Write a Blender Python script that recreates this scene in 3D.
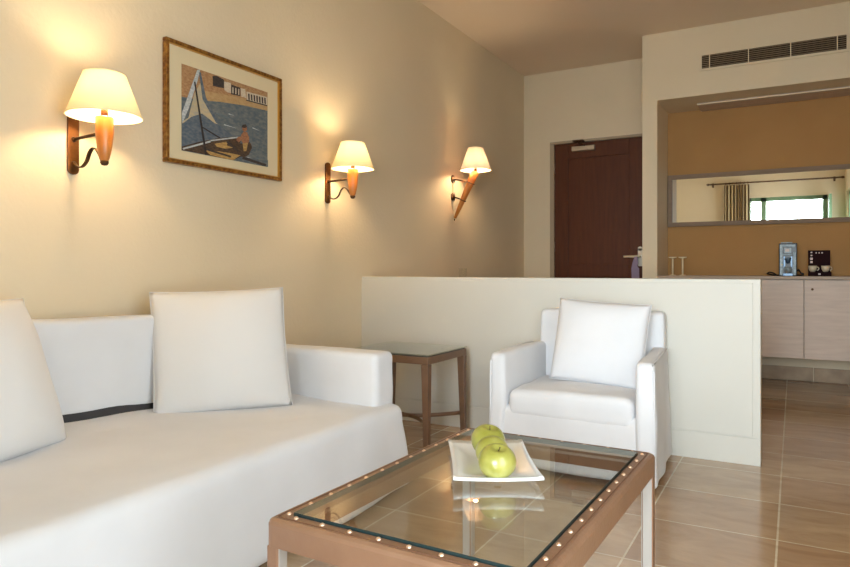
import bpy, bmesh, math, random
from mathutils import Vector, Matrix, noise
random.seed(4)
PI = math.pi
SC = bpy.context.scene
for o in list(bpy.data.objects): bpy.data.objects.remove(o)

# ------------------------------------------------------------ camera
cam = bpy.data.objects.new('camera', bpy.data.cameras.new('camera'))
SC.collection.objects.link(cam)
cam.location = (0, 0, .93)
cam.rotation_euler = (PI/2, 0, math.atan(369/659))
cam.data.sensor_width = 36
cam.data.lens = 36*659/850
cam.data.shift_y = -14.7/850
cam.data.clip_start = .02
SC.camera = cam
# ------------------------------------------------------------ view, world, lights
SC.view_settings.view_transform = 'Standard'
SC.view_settings.look = 'None'
SC.view_settings.gamma = 1
SC.view_settings.use_curve_mapping = False
SC.view_settings.exposure = 1.06
w = bpy.data.worlds.new('sky'); SC.world = w; w.use_nodes = True
w.node_tree.nodes['Background'].inputs[0].default_value = (.86, .93, 1, 1)
w.node_tree.nodes['Background'].inputs[1].default_value = 1.6

def area(name, loc, rot, sx, sy, power, col):
    l = bpy.data.lights.new(name, 'AREA'); l.shape = 'RECTANGLE'; l.size = sx; l.size_y = sy
    l.energy = power; l.color = col
    o = bpy.data.objects.new(name, l); SC.collection.objects.link(o)
    o.location = loc; o.rotation_euler = rot
    return o
area('daylight_rear', (.15, -4.2, 1.7), (math.radians(86), 0, 0), 2.6, 2.4, 350, (.76, .88, 1))      # faces +Y
area('daylight_right', (.95, .45, 1.25), (PI/2, 0, PI/2), 1.5, 1.9, 25, (.76, .88, 1))   # faces -X
BULB = 125       # emission of the bulbs

# ------------------------------------------------------------ materials
def lin(c):
    return tuple(((v/255)/12.92 if v/255 <= .04045 else ((v/255+.055)/1.055)**2.4) for v in c) + (1,)
def mat(name, col, rough=.6, metal=0, col2=None, scale=8, bump=0, bscale=40, coat=0, spec=.5, sheen=0, stretch=None, detail=4):
    m = bpy.data.materials.new(name); m.use_nodes = True
    nt = m.node_tree; b = nt.nodes['Principled BSDF']
    b.inputs['Base Color'].default_value = lin(col)
    b.inputs['Roughness'].default_value = rough
    b.inputs['Metallic'].default_value = metal
    b.inputs['Specular IOR Level'].default_value = spec
    b.inputs['Coat Weight'].default_value = coat
    b.inputs['Sheen Weight'].default_value = sheen
    tc = nt.nodes.new('ShaderNodeTexCoord'); mp = nt.nodes.new('ShaderNodeMapping')
    nt.links.new(tc.outputs['Object'], mp.inputs[0])
    if stretch: mp.inputs['Scale'].default_value = stretch
    if col2 is not None:
        n = nt.nodes.new('ShaderNodeTexNoise'); n.inputs['Scale'].default_value = scale; n.inputs['Detail'].default_value = detail
        r = nt.nodes.new('ShaderNodeValToRGB')
        r.color_ramp.elements[0].position = .35; r.color_ramp.elements[1].position = .68
        r.color_ramp.elements[0].color = lin(col); r.color_ramp.elements[1].color = lin(col2)
        nt.links.new(mp.outputs[0], n.inputs['Vector']); nt.links.new(n.outputs['Fac'], r.inputs[0])
        nt.links.new(r.outputs[0], b.inputs['Base Color'])
    if bump:
        n = nt.nodes.new('ShaderNodeTexNoise'); n.inputs['Scale'].default_value = bscale; n.inputs['Detail'].default_value = 3
        bp = nt.nodes.new('ShaderNodeBump'); bp.inputs['Strength'].default_value = bump; bp.inputs['Distance'].default_value = .01
        nt.links.new(mp.outputs[0], n.inputs['Vector']); nt.links.new(n.outputs['Fac'], bp.inputs['Height'])
        nt.links.new(bp.outputs[0], b.inputs['Normal'])
    return m
M = {}
M['wall'] = mat('cream_plaster', (227, 210, 180), .75, col2=(230, 213, 184), scale=2, bump=.12, bscale=60, spec=.3)
M['ceiling'] = mat('ceiling_paint', (238, 220, 198), .85, spec=.2)
M['ochre'] = mat('ochre_wall', (180, 134, 78), .75, col2=(175, 129, 74), scale=3, bump=.1, bscale=60)
M['partition'] = mat('partition_paint', (212, 207, 196), .45, col2=(209, 204, 193), scale=2)
M['fabric'] = mat('white_cotton', (226, 225, 227), .9, col2=(221, 220, 222), scale=5, bump=.3, bscale=5, sheen=.1, spec=.15)
M['pillow'] = mat('white_linen', (227, 224, 222), .9, bump=.12, bscale=12, sheen=.1, spec=.15)
M['dark'] = mat('dark_frame', (52, 50, 52), .6)
M['leather'] = mat('bronze_leather', (134, 99, 75), .36, metal=.15, col2=(142, 106, 81), scale=14, bump=.08, bscale=90, coat=.15)
M['inner_face'] = mat('pale_leg_inner_face', (168, 160, 152), .4, metal=.1)
M['seam'] = mat('stitched_seam', (110, 74, 52), .5)
M['stud'] = mat('brass_stud', (236, 204, 176), .3, metal=.85)
M['brown'] = mat('side_table_bronze', (118, 88, 66), .4, metal=.15, col2=(128, 96, 72), scale=12, coat=.1)
M['door'] = mat('mahogany', (94, 48, 22), .5, col2=(84, 41, 18), scale=3, stretch=(12, 12, 1.2), detail=6, spec=.3)
M['frame_paint'] = mat('door_frame_paint', (172, 152, 126), .55)
M['steel'] = mat('brushed_steel', (205, 195, 180), .3, metal=.9)
M['honey'] = mat('honey_wood', (200, 128, 58), .35, col2=(186, 112, 44), scale=3, stretch=(14, 14, 1), coat=.3)
M['iron'] = mat('bronzed_iron', (72, 50, 32), .42, metal=.7, col2=(98, 66, 38), scale=20)
M['copper'] = mat('aged_copper', (120, 78, 40), .4, metal=.7, col2=(92, 58, 30), scale=16)
M['gold'] = mat('gilded_frame', (120, 74, 30), .35, metal=.55, col2=(176, 128, 62), scale=60)
M['goldedge'] = mat('gold_leaf_edge', (214, 166, 84), .3, metal=.8)
M['mount'] = mat('picture_mount', (224, 208, 172), .8)
M['cab'] = mat('taupe_oak', (208, 188, 172), .5, col2=(196, 175, 160), scale=3, stretch=(1.5, 10, 14), detail=6)
M['top'] = mat('taupe_worktop', (176, 152, 130), .5)
M['mframe'] = mat('mirror_frame_taupe', (144, 121, 100), .75, col2=(136, 114, 94), scale=4, stretch=(2, 8, 16))
M['mirror'] = mat('silvered_glass', (245, 245, 240), .01, metal=1)
M['vent'] = mat('vent_enamel', (150, 128, 100), .5)
M['ventdark'] = mat('vent_duct', (48, 38, 28), .9)
M['cream'] = mat('cream_metal', (240, 222, 186), .4, metal=.1)
M['porcelain'] = mat('white_porcelain', (236, 238, 236), .12, coat=.6)
M['apple'] = mat('green_apple_skin', (134, 132, 42), .28, col2=(172, 166, 88), scale=14, coat=.35, detail=6)
M['stem'] = mat('apple_stem', (86, 66, 34), .7)
M['black'] = mat('black_plastic', (22, 20, 22), .35)
M['darkred'] = mat('dark_board', (40, 22, 24), .9, spec=.1)
M['silver'] = mat('silver_plastic', (128, 140, 144), .5, metal=.3, col2=(170, 180, 184), scale=60)
M['print'] = mat('pale_print', (210, 196, 190), .5)
M['bluegrey'] = mat('blue_grey_panel', (84, 104, 124), .3, metal=.4)
M['cup'] = mat('cream_cup', (214, 196, 166), .2, coat=.5)
M['tag'] = mat('lilac_card', (150, 132, 156), .6)
M['greenframe'] = mat('green_window_frame', (120, 150, 116), .5)
M['rod'] = mat('curtain_rod', (92, 62, 40), .45)
M['tile_dark'] = mat('grey_brown_tile', (184, 158, 128), .6, col2=(160, 134, 108), scale=9, detail=6)
M['concrete'] = mat('balcony_render', (225, 222, 214), .8)
M['rubber'] = mat('soft_grey', (120, 116, 112), .6)

def emat(name, col, s):
    m = bpy.data.materials.new(name); m.use_nodes = True; nt = m.node_tree
    nt.nodes.clear(); e = nt.nodes.new('ShaderNodeEmission'); o = nt.nodes.new('ShaderNodeOutputMaterial')
    e.inputs[0].default_value = col; e.inputs[1].default_value = s; nt.links.new(e.outputs[0], o.inputs[0]); return m
M['bulb'] = emat('lit_bulb', (1, .77, .47, 1), BULB)
def shade_mat(name, col):
    m = bpy.data.materials.new(name); m.use_nodes = True; nt = m.node_tree; nt.nodes.clear()
    o = nt.nodes.new('ShaderNodeOutputMaterial'); mx = nt.nodes.new('ShaderNodeMixShader')
    d = nt.nodes.new('ShaderNodeBsdfDiffuse'); t = nt.nodes.new('ShaderNodeBsdfTranslucent')
    d.inputs[0].default_value = lin(col); t.inputs[0].default_value = lin(col); mx.inputs[0].default_value = .065
    nt.links.new(d.outputs[0], mx.inputs[1]); nt.links.new(t.outputs[0], mx.inputs[2]); nt.links.new(mx.outputs[0], o.inputs[0]); return m
M['shade'] = shade_mat('cream_lampshade', (250, 232, 186))
M['shade_pink'] = shade_mat('pleated_pale_lampshade', (250, 222, 196))
def glass_mat(name, tint, ior=1.52, refl=1.0):
    m = bpy.data.materials.new(name); m.use_nodes = True; nt = m.node_tree; nt.nodes.clear()
    o = nt.nodes.new('ShaderNodeOutputMaterial'); mx = nt.nodes.new('ShaderNodeMixShader')
    f = nt.nodes.new('ShaderNodeFresnel'); ge = nt.nodes.new('ShaderNodeNewGeometry'); mr = nt.nodes.new('ShaderNodeMapRange'); mr.inputs['To Min'].default_value = ior; mr.inputs['To Max'].default_value = 1/ior; nt.links.new(ge.outputs['Backfacing'], mr.inputs['Value']); nt.links.new(mr.outputs[0], f.inputs[0])
    g = nt.nodes.new('ShaderNodeBsdfGlossy'); g.inputs['Roughness'].default_value = .005; g.inputs[0].default_value = (refl, refl, refl, 1)
    t = nt.nodes.new('ShaderNodeBsdfTransparent'); t.inputs[0].default_value = tint
    nt.links.new(f.outputs[0], mx.inputs[0]); nt.links.new(t.outputs[0], mx.inputs[1]); nt.links.new(g.outputs[0], mx.inputs[2]); nt.links.new(mx.outputs[0], o.inputs[0]); return m
M['glass'] = glass_mat('table_glass', (.93, .95, .93, 1))
M['smoke'] = glass_mat('side_table_glass', (.86, .88, .82, 1))
M['clear'] = glass_mat('clear_glass', (.97, .97, .95, 1))
M['edge'] = mat('glass_edge', (34, 52, 52), .15, coat=.6)

def tile_floor():
    m = bpy.data.materials.new('beige_stone_tiles'); m.use_nodes = True; nt = m.node_tree; b = nt.nodes['Principled BSDF']
    N = nt.nodes.new; L = nt.links.new
    tc = N('ShaderNodeTexCoord'); mp = N('ShaderNodeMapping'); L(tc.outputs['Object'], mp.inputs[0])
    mp.inputs['Location'].default_value = (.48 + .43*20, -2.56 + .4*20, 0)
    br = N('ShaderNodeTexBrick'); L(mp.outputs[0], br.inputs['Vector'])
    br.offset = 0; br.offset_frequency = 2; br.squash = 1
    br.inputs['Scale'].default_value = 1; br.inputs['Mortar Size'].default_value = .0035; br.inputs['Mortar Smooth'].default_value = .1
    br.inputs['Bias'].default_value = 0; br.inputs['Brick Width'].default_value = .43; br.inputs['Row Height'].default_value = .4
    br.inputs['Color1'].default_value = lin((204, 178, 144)); br.inputs['Color2'].default_value = lin((172, 136, 102)); br.inputs['Mortar'].default_value = lin((224, 210, 182))
    n = N('ShaderNodeTexNoise'); n.inputs['Scale'].default_value = 2.6; n.inputs['Detail'].default_value = 9; n.inputs['Roughness'].default_value = .62; n.inputs['Distortion'].default_value = 1.2
    ms = N('ShaderNodeMapping'); ms.inputs['Scale'].default_value = (1, 2.4, 1); L(mp.outputs[0], ms.inputs[0]); L(ms.outputs[0], n.inputs['Vector'])
    r = N('ShaderNodeValToRGB'); r.color_ramp.elements[0].position = .32; r.color_ramp.elements[1].position = .62
    r.color_ramp.elements[0].color = (.56, .47, .39, 1); r.color_ramp.elements[1].color = (1, 1, 1, 1); L(n.outputs['Fac'], r.inputs[0])
    mx = N('ShaderNodeMixRGB'); mx.blend_type = 'MULTIPLY'; mx.inputs[0].default_value = .65
    L(br.outputs['Color'], mx.inputs[1]); L(r.outputs[0], mx.inputs[2]); L(mx.outputs[0], b.inputs['Base Color'])
    b.inputs['Roughness'].default_value = .17; b.inputs['Specular IOR Level'].default_value = .8
    ma = N('ShaderNodeMath'); ma.operation = 'MULTIPLY_ADD'; ma.inputs[1].default_value = -1; ma.inputs[2].default_value = 1; L(br.outputs['Fac'], ma.inputs[0])
    bp = N('ShaderNodeBump'); bp.inputs['Strength'].default_value = .5; bp.inputs['Distance'].default_value = .003
    L(ma.outputs[0], bp.inputs['Height']); L(bp.outputs[0], b.inputs['Normal'])
    return m
M['floor'] = tile_floor()
def stripe_mat():
    m = bpy.data.materials.new('striped_curtain'); m.use_nodes = True; nt = m.node_tree; b = nt.nodes['Principled BSDF']
    N = nt.nodes.new; L = nt.links.new
    tc = N('ShaderNodeTexCoord'); wv = N('ShaderNodeTexWave'); wv.wave_type = 'BANDS'; wv.bands_direction = 'X'; wv.inputs['Scale'].default_value = 6.5; wv.inputs['Distortion'].default_value = .3
    L(tc.outputs['Object'], wv.inputs['Vector'])
    r = N('ShaderNodeValToRGB'); r.color_ramp.elements[0].color = lin((92, 66, 44)); r.color_ramp.elements[1].color = lin((206, 182, 140)); r.color_ramp.elements[0].position = .15; r.color_ramp.elements[1].position = .5
    L(wv.outputs['Fac'], r.inputs[0]); L(r.outputs[0], b.inputs['Base Color']); b.inputs['Roughness'].default_value = .85
    return m
M['curtain'] = stripe_mat()

# ------------------------------------------------------------ mesh helpers
def col(): return SC.collection
def obj(name, bm, m, parent=None, smooth=False, bevel=0, seg=2):
    me = bpy.data.meshes.new(name)
    bmesh.ops.recalc_face_normals(bm, faces=bm.faces)
    bm.to_mesh(me); bm.free()
    for mm in (m if isinstance(m, (list, tuple)) else [m]): me.materials.append(mm)
    if smooth:
        for p in me.polygons: p.use_smooth = True
    o = bpy.data.objects.new(name, me); col().objects.link(o)
    if parent: o.parent = parent
    if bevel:
        b = o.modifiers.new('bevel', 'BEVEL'); b.width = bevel; b.segments = seg; b.limit_method = 'ANGLE'
    return o
def thing(name, label, cat, loc=(0, 0, 0), rz=0, group=None):
    o = bpy.data.objects.new(name, None); col().objects.link(o); o.empty_display_size = .05
    o.location = loc; o.rotation_euler = (0, 0, rz)
    o['label'] = label; o['category'] = cat
    if group: o['group'] = group
    return o
def tag(o, label, cat, group=None):
    o['label'] = label; o['category'] = cat
    if group: o['group'] = group
    return o
def struct(name, bm, m, parent=None, **k):
    o = obj(name, bm, m, parent, **k)
    if not parent: o['kind'] = 'structure'
    return o
def bx(bm, a, b, mi=0):
    x0, y0, z0 = a; x1, y1, z1 = b
    v = [bm.verts.new(p) for p in ((x0,y0,z0),(x1,y0,z0),(x1,y1,z0),(x0,y1,z0),(x0,y0,z1),(x1,y0,z1),(x1,y1,z1),(x0,y1,z1))]
    for q in ((0,3,2,1),(4,5,6,7),(0,1,5,4),(1,2,6,5),(2,3,7,6),(3,0,4,7)):
        f = bm.faces.new([v[i] for i in q]); f.material_index = mi
    return v
def box(*ab, mi=0):
    bm = bmesh.new()
    for i in range(0, len(ab), 2): bx(bm, ab[i], ab[i+1], mi)
    return bm
def tube(bm, pts, r, n=10, caps=True, flat=None):
    """tube along pts; r radius or list; flat=(w,h) makes an elliptical strap"""
    pts = [Vector(p) for p in pts]; rings = []
    up = Vector((0, 0, 1))
    for i, p in enumerate(pts):
        t = (pts[min(i+1, len(pts)-1)] - pts[max(i-1, 0)]).normalized()
        u = up if abs(t.z) < .95 else Vector((0, 1, 0))
        a = t.cross(u).normalized(); b = a.cross(t).normalized()
        rr = r[i] if isinstance(r, (list, tuple)) else r
        ra, rb = (flat if flat else (rr, rr))
        rings.append([bm.verts.new(p + a*ra*math.cos(2*PI*k/n) + b*rb*math.sin(2*PI*k/n)) for k in range(n)])
    for i in range(len(rings)-1):
        for k in range(n): bm.faces.new((rings[i][k], rings[i][(k+1) % n], rings[i+1][(k+1) % n], rings[i+1][k]))
    if caps: bm.faces.new(rings[0][::-1]); bm.faces.new(rings[-1])
    return bm
def lathe(bm, prof, c=(0, 0, 0), n=32, closed=False, mtx=None):
    """prof list of (radius,z)"""
    rings = []
    for r, z in prof:
        if r < 1e-5: rings.append([bm.verts.new((c[0], c[1], c[2]+z))])
        else: rings.append([bm.verts.new((c[0]+r*math.cos(2*PI*k/n), c[1]+r*math.sin(2*PI*k/n), c[2]+z)) for k in range(n)])
    for i in range(len(rings)-1):
        A, B = rings[i], rings[i+1]
        for k in range(n):
            j = (k+1) % n
            if len(A) == 1 and len(B) == 1: continue
            if len(A) == 1: bm.faces.new((A[0], B[j], B[k]))
            elif len(B) == 1: bm.faces.new((A[k], A[j], B[0]))
            else: bm.faces.new((A[k], A[j], B[j], B[k]))
    if mtx is not None:
        bmesh.ops.transform(bm, matrix=mtx, verts=[v for r in rings for v in r])
    return bm
def rbox(a, b, r, step=.03, fn=None):
    """soft box with rounded edges, gridded; fn(Vector)->Vector moves each vertex"""
    bm = bmesh.new(); a = Vector(a); b = Vector(b); c = (a+b)/2; h = (b-a)/2
    cache = {}
    n = [max(4, int(round((b[i]-a[i])/step))) for i in range(3)]
    def vert(p):
        k = tuple(round(x, 5) for x in p)
        if k in cache: return cache[k]
        q = Vector(p); inner = Vector([max(-(h[i]-r), min(h[i]-r, q[i])) for i in range(3)])
        d = q - inner
        if d.length > 1e-9: q = inner + d.normalized()*r
        q = q + c
        if fn: q = fn(q)
        v = bm.verts.new(q); cache[k] = v; return v
    def coords(i):
        # dense near the edges
        out = [-h[i], -h[i]+r*.3, -h[i]+r*.65]
        m = n[i]
        for k in range(m+1): out.append(-h[i]+r + (2*h[i]-2*r)*k/m)
        out += [h[i]-r*.65, h[i]-r*.3, h[i]]
        return out
    for ax in range(3):
        i, j = [(1, 2), (2, 0), (0, 1)][ax]
        ci, cj = coords(i), coords(j)
        for s in (-1, 1):
            for u in range(len(ci)-1):
                for v in range(len(cj)-1):
                    q = []
                    for (x, y) in ((ci[u], cj[v]), (ci[u+1], cj[v]), (ci[u+1], cj[v+1]), (ci[u], cj[v+1])):
                        p = [0, 0, 0]; p[ax] = s*h[ax]; p[i] = x; p[j] = y; q.append(vert(p))
                    if len(set(q)) > 2:
                        try: bm.faces.new(q if s > 0 else q[::-1])
                        except ValueError: pass
    return bm
def wob(p, amp, sc, seed=0):
    n = noise.noise_vector(Vector((p.x*sc+seed, p.y*sc, p.z*sc)))
    return n*amp
def pillow(w, h, t, seed=0, n=30, pinch=.03, wr=.006):
    """cushion in local XZ plane, thickness along Y, bottom edge at z=0"""
    bm = bmesh.new(); G = {}
    for s in (-1, 1):
        for i in range(n+1):
            for j in range(n+1):
                u = -1+2*i/n; v = -1+2*j/n
                edge = (i in (0, n) or j in (0, n))
                if s == 1 and edge: G[s, i, j] = G[-1, i, j]; continue
                # sides curve inward a little between the corners
                x = w/2*u*(1-pinch*(1-v*v)); z = h/2*v*(1-pinch*(1-u*u))
                k = (max(0, 1-abs(u)**2.6)**.55)*(max(0, 1-abs(v)**2.6)**.55)
                y = s*t/2*k
                p = Vector((x, y, z+h/2))
                q = noise.noise_vector(Vector((x*7+seed, z*7, s*3+seed)))
                p += q*wr*(0.4+.6*k)
                G[s, i, j] = bm.verts.new(p)
    for s in (-1, 1):
        for i in range(n):
            for j in range(n):
                q = [G[s, i, j], G[s, i+1, j], G[s, i+1, j+1], G[s, i, j+1]]
                bm.faces.new(q if s < 0 else q[::-1])
    return bm
def pillow_piping(w, h, r=.004, pinch=.03, n=60):
    pts = []
    for k in range(4):
        for i in range(n//4):
            u = -1+2*i/(n//4)
            if k == 0: a, b = u, -1
            elif k == 1: a, b = 1, u
            elif k == 2: a, b = -u, 1
            else: a, b = -1, -u
            pts.append((w/2*a*(1-pinch*(1-b*b)), 0, h/2*b*(1-pinch*(1-a*a))+h/2))
    pts.append(pts[0]); pts.append(pts[1])
    bm = bmesh.new(); tube(bm, pts, r, 6, caps=False); return bm
def orient(o, loc, rot): o.location = loc; o.rotation_euler = rot

XW, YP, YD, YA, XR, YR, ZC, YB = -2.41, 3.475, 6.375, 5.766, .76, -.6, 2.9, 6.3
T = .12
# ------------------------------------------------------------ the room
struct('floor', box((XW-T, YR-T, -.1), (XR+T, YD+T, 0)), M['floor'])
struct('ceiling', box((XW-T, YR-T, ZC), (XR+T, YD+T, ZC+.1)), M['ceiling'])
struct('wall_left', box((XW-T, YR-T, 0), (XW, YD+T, ZC)), M['wall'])
XDL, XDR, ZD = -2.125, -1.19, 2.19
struct('wall_far', box((XW, YD, 0), (XDL, YD+T, ZC), (XDR, YD, 0), (-1.12, YD+T, ZC), (XDL, YD, ZD), (XDR, YD+T, ZC)), M['wall'])
# wall round the kitchenette niche: left pier, header over it, flank
XN = -1.0; ZH = 2.34
struct('wall_niche', box((-1.12, YA, 0), (XN, YD+T, ZC), (XN, YA, ZH), (XR+T, YB+.02, ZC)), M['wall'])
struct('wall_back', box((XN, YB, .86), (XR+T, YD+T, ZH)), M['ochre'])
struct('wall_under', box((XN, YB, 0), (XR+T, YD+T, .86)), M['wall'])
# right wall with a balcony opening
W1 = (-.3, 1.2, .02, 2.2)
struct('wall_right', box((XR, YR-T, 0), (XR+T, W1[0], ZC), (XR, W1[1], 0), (XR+T, YB, ZC), (XR, W1[0], W1[3]), (XR+T, W1[1], ZC), (XR, W1[0], 0), (XR+T, W1[1], W1[2])), M['wall'])
W2 = (-.70, .50, .02, 2.2)
struct('wall_rear', box((XW, YR-T, 0), (W2[0], YR, ZC), (W2[1], YR-T, 0), (XR, YR, ZC), (W2[0], YR-T, W2[3]), (W2[1], YR, ZC), (W2[0], YR-T, 0), (W2[1], YR, W2[2])), M['wall'])
# rear window: narrow sash, mullion, wide sash
f = .07
wf = struct('window_1', box((W2[0], YR-.09, W2[2]), (W2[0]+f*.4, YR-.03, W2[3]), (W2[1]-f, YR-.09, W2[2]), (W2[1], YR-.03, W2[3]),
    (W2[0], YR-.09, W2[3]-f), (W2[1], YR-.03, W2[3]), (W2[0], YR-.09, W2[2]), (W2[1], YR-.03, W2[2]+.08), (-.515, YR-.09, W2[2]), (-.43, YR-.03, W2[3])), M['greenframe'])
struct('window_pane', box((W2[0]+.02, YR-.064, W2[2]+.08), (-.515, YR-.058, W2[3]-f), (-.43, YR-.064, W2[2]+.08), (W2[1]-f, YR-.058, W2[3]-f)), M['clear'], parent=wf)
struct('window_leaf', box((W2[1]+.005, YR-.03, W2[2]), (W2[1]+.045, YR+.42, W2[3]-.03)), M['greenframe'], parent=wf)
wf2 = struct('window_2', box((XR+.03, W1[0], W1[2]), (XR+.09, W1[0]+f, W1[3]), (XR+.03, W1[1]-f, W1[2]), (XR+.09, W1[1], W1[3]),
    (XR+.03, W1[0], W1[3]-f), (XR+.09, W1[1], W1[3]), (XR+.03, W1[0], W1[2]), (XR+.09, W1[1], W1[2]+.08), (XR+.03, .42, W1[2]), (XR+.09, .48, W1[3])), M['greenframe'])
struct('window_pane', box((XR+.058, W1[0]+f, W1[2]+.08), (XR+.064, .42, W1[3]-f), (XR+.058, .48, W1[2]+.08), (XR+.064, W1[1]-f, W1[3]-f)), M['clear'], parent=wf2)
# half height dividing wall
pw = struct('wall_middle', box((XW, YP+.004, 0), (-.137, YP+.12, .88)), M['partition'], bevel=.002)
struct('panel', box((XW, YP-.002, .135), (-.17, YP+.006, .862)), M['partition'], parent=pw, bevel=.0015)
struct('baseboard_middle', box((XW, YP-.002, 0), (-.137, YP+.0035, .128)), M['partition'], bevel=.001)
# niche tile skirting, door trim
bm = bmesh.new()
x = XN-.12
while x < XR:
    bx(bm, (max(x, XN)+.003, YB-.012, .002), (min(x+.42, XR)-.003, YB, .115)); x += .42
struct('baseboard_back', bm, M['tile_dark'], bevel=.002)
struct('trim_1', box((XDL-.006, YD-.012, 0), (XDL+.035, YD+.06, ZD-.02), (XDR-.035, YD-.012, 0), (XDR+.015, YD+.06, ZD-.02), (XDL-.006, YD-.012, ZD-.02), (XDR+.015, YD+.06, ZD+.004)), M['frame_paint'], bevel=.003)

# ------------------------------------------------------------ entrance door
x0, x1, y0, y1, z1 = XDL+.037, XDR-.037, YD+.012, YD+.055, ZD-.022
st = .135
bm = box((x0, y0, .006), (x0+st, y1, z1), (x1-st, y0, .006), (x1, y1, z1), (x0+st, y0, z1-.15), (x1-st, y1, z1), (x0+st, y0, .006), (x1-st, y1, .22), (x0+st, y0, .85), (x1-st, y1, .975))
dr = struct('door_1', bm, M['door'], bevel=.004)
for za, zb in ((.22, .85), (.975, z1-.15)):
    struct('door_panel', box((x0+st-.01, y0+.012, za-.01), (x1-st+.01, y1-.01, zb+.01)), M['door'], parent=dr)
bm = bmesh.new(); bx(bm, (-1.28, y0-.008, .955), (-1.24, y0, 1.12)); lathe(bm, [(0, 0), (.02, 0), (.02, .008), (0, .008)], n=20, mtx=Matrix.Translation((-1.26, y0, 1.12)) @ Matrix.Rotation(PI/2, 4, 'X'))
bp = struct('handle_plate', bm, M['steel'], parent=dr, smooth=False)
bm = bmesh.new(); tube(bm, [(-1.26, y0-.004, 1.045), (-1.26, y0-.05, 1.045), (-1.275, y0-.06, 1.045), (-1.40, y0-.06, 1.045)], .010, 12)
struct('door_handle', bm, M['cream'], parent=dr, smooth=True)
for hz in (1.93, 1.15, .3):
    bm = bmesh.new(); tube(bm, [(x0-.004, y0-.006, hz-.05), (x0-.004, y0-.006, hz+.05)], .008, 10)
    struct('hinge', bm, M['steel'], parent=dr, smooth=True)
cz = 2.105
struct('door_closer', box((-1.905, y0-.045, cz-.024), (-1.68, y0, cz+.024)), M['steel'], parent=dr, bevel=.005)
bm = bmesh.new(); tube(bm, [(-1.78, y0-.03, cz+.02), (-1.77, y0-.10, cz+.03), (-1.87, y0-.09, cz+.07)], .006, 8); bx(bm, (-1.88, y0-.1, cz+.062), (-1.78, y0-.02, cz+.074))
struct('closer_arm', bm, M['iron'], parent=dr)
# card on the door handle
bm = bmesh.new()
pts = [(-.012, .012), (.016, .012), (.022, -.05), (.012, -.075), (.03, -.1), (.032, -.2), (-.036, -.2), (-.040, -.1), (-.03, -.05)]
va = [bm.verts.new((x, 0, z)) for x, z in pts]; vb = [bm.verts.new((x, .003, z)) for x, z in pts]
bm.faces.new(va); bm.faces.new(vb[::-1])
for i in range(len(pts)): bm.faces.new((va[i], va[(i+1) % len(pts)], vb[(i+1) % len(pts)], vb[i]))
o = obj('door_hanger', bm, M['tag']); o.location = (-1.285, y0-.078, 1.033)
tag(o, 'lilac card hanging from the steel handle of the brown door', 'door hanger')

# ------------------------------------------------------------ niche: vent, light, cabinets, mirror
v = thing('air_vent', 'long slatted air conditioning grille in the wall above the kitchenette niche', 'air vent', (-.157, YA, 2.605))
L, H = .99, .105
obj('vent_duct', box((-L/2, -.004, -H/2), (L/2, -.001, H/2)), M['ventdark'], v)
bm = box((-L/2-.02, -.012, H/2), (L/2+.02, 0, H/2+.02), (-L/2-.02, -.012, -H/2-.02), (L/2+.02, 0, -H/2), (-L/2-.02, -.012, -H/2), (-L/2, 0, H/2), (L/2, -.012, -H/2), (L/2+.02, 0, H/2))
obj('vent_frame', bm, M['wall'], v, bevel=.002)
bm = bmesh.new()
for k in range(7):
    z = -H/2+.006+k*.0150
    q = [bm.verts.new(p) for p in ((-L/2, -.014, z-.003), (L/2, -.014, z-.003), (L/2, -.004, z+.005), (-L/2, -.004, z+.005))]
    r = [bm.verts.new(p.co+Vector((0, 0, .002))) for p in q]
    bm.faces.new(q); bm.faces.new(r[::-1])
    for i in range(4): bm.faces.new((q[i], q[(i+1) % 4], r[(i+1) % 4], r[i]))
obj('slats', bm, M['vent'], v)
for xx in (-L/2+.058, -L/2+.34, L/2-.36, L/2-.058):
    obj('divider', box((xx-.003, -.016, -H/2), (xx+.003, -.004, H/2)), M['cream'], v)

o = thing('ceiling_light', 'flat grey light fitting fixed under the top of the niche', 'light fitting', (0, 0, ZH))
obj('housing', box((-.72, 6.03, -.016), (XR-.02, YB-.004, -.001)), M['cab'], o, bevel=.003)
obj('lip', box((-.722, 6.026, -.016), (XR-.02, 6.030, -.010)), M['cream'], o)

CX = [XN+.002, -.452, .066, .584, XR-.002]
for i, (a, b) in enumerate(zip(CX[:-1], CX[1:])):
    lab = ['taupe wall hung cabinet at the left end of the counter, mostly behind the half wall', 'taupe wall hung cabinet with its right edge below the coffee machine',
           'taupe wall hung cabinet with a small dark lock near its corner', 'narrow taupe filler cabinet against the right wall'][i]
    c = thing('wall_cabinet', lab, 'cabinet', ((a+b)/2, YB, .245), 0, 'cabinets under the counter')
    hw = (b-a)/2
    bm = box((-hw+.001, -.51, 0), (hw-.001, -.001, .018), (-hw+.001, -.51, .585), (hw-.001, -.001, .603), (-hw+.001, -.51, .018), (-hw+.018, -.001, .585), (hw-.018, -.51, .018), (hw-.001, -.001, .585))
    obj('body', bm, M['cab'], c)
    d = obj('door', box((-hw+.003, -.532, .002), (hw-.003, -.512, .598)), M['cab'], c, bevel=.0015)
    bm = bmesh.new(); lathe(bm, [(0, 0), (.009, 0), (.009, .006), (.004, .006), (0, .004)], n=16, mtx=Matrix.Translation((-hw+.055, -.532, .53)) @ Matrix.Rotation(PI/2, 4, 'X'))
    obj('lock', bm, M['iron'], d)
o = obj('countertop', box((XN+.002, YA-.012, .850), (XR-.002, YB-.002, .873)), M['top'], bevel=.002)
tag(o, 'long thin taupe worktop running the width of the niche', 'countertop')

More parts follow.
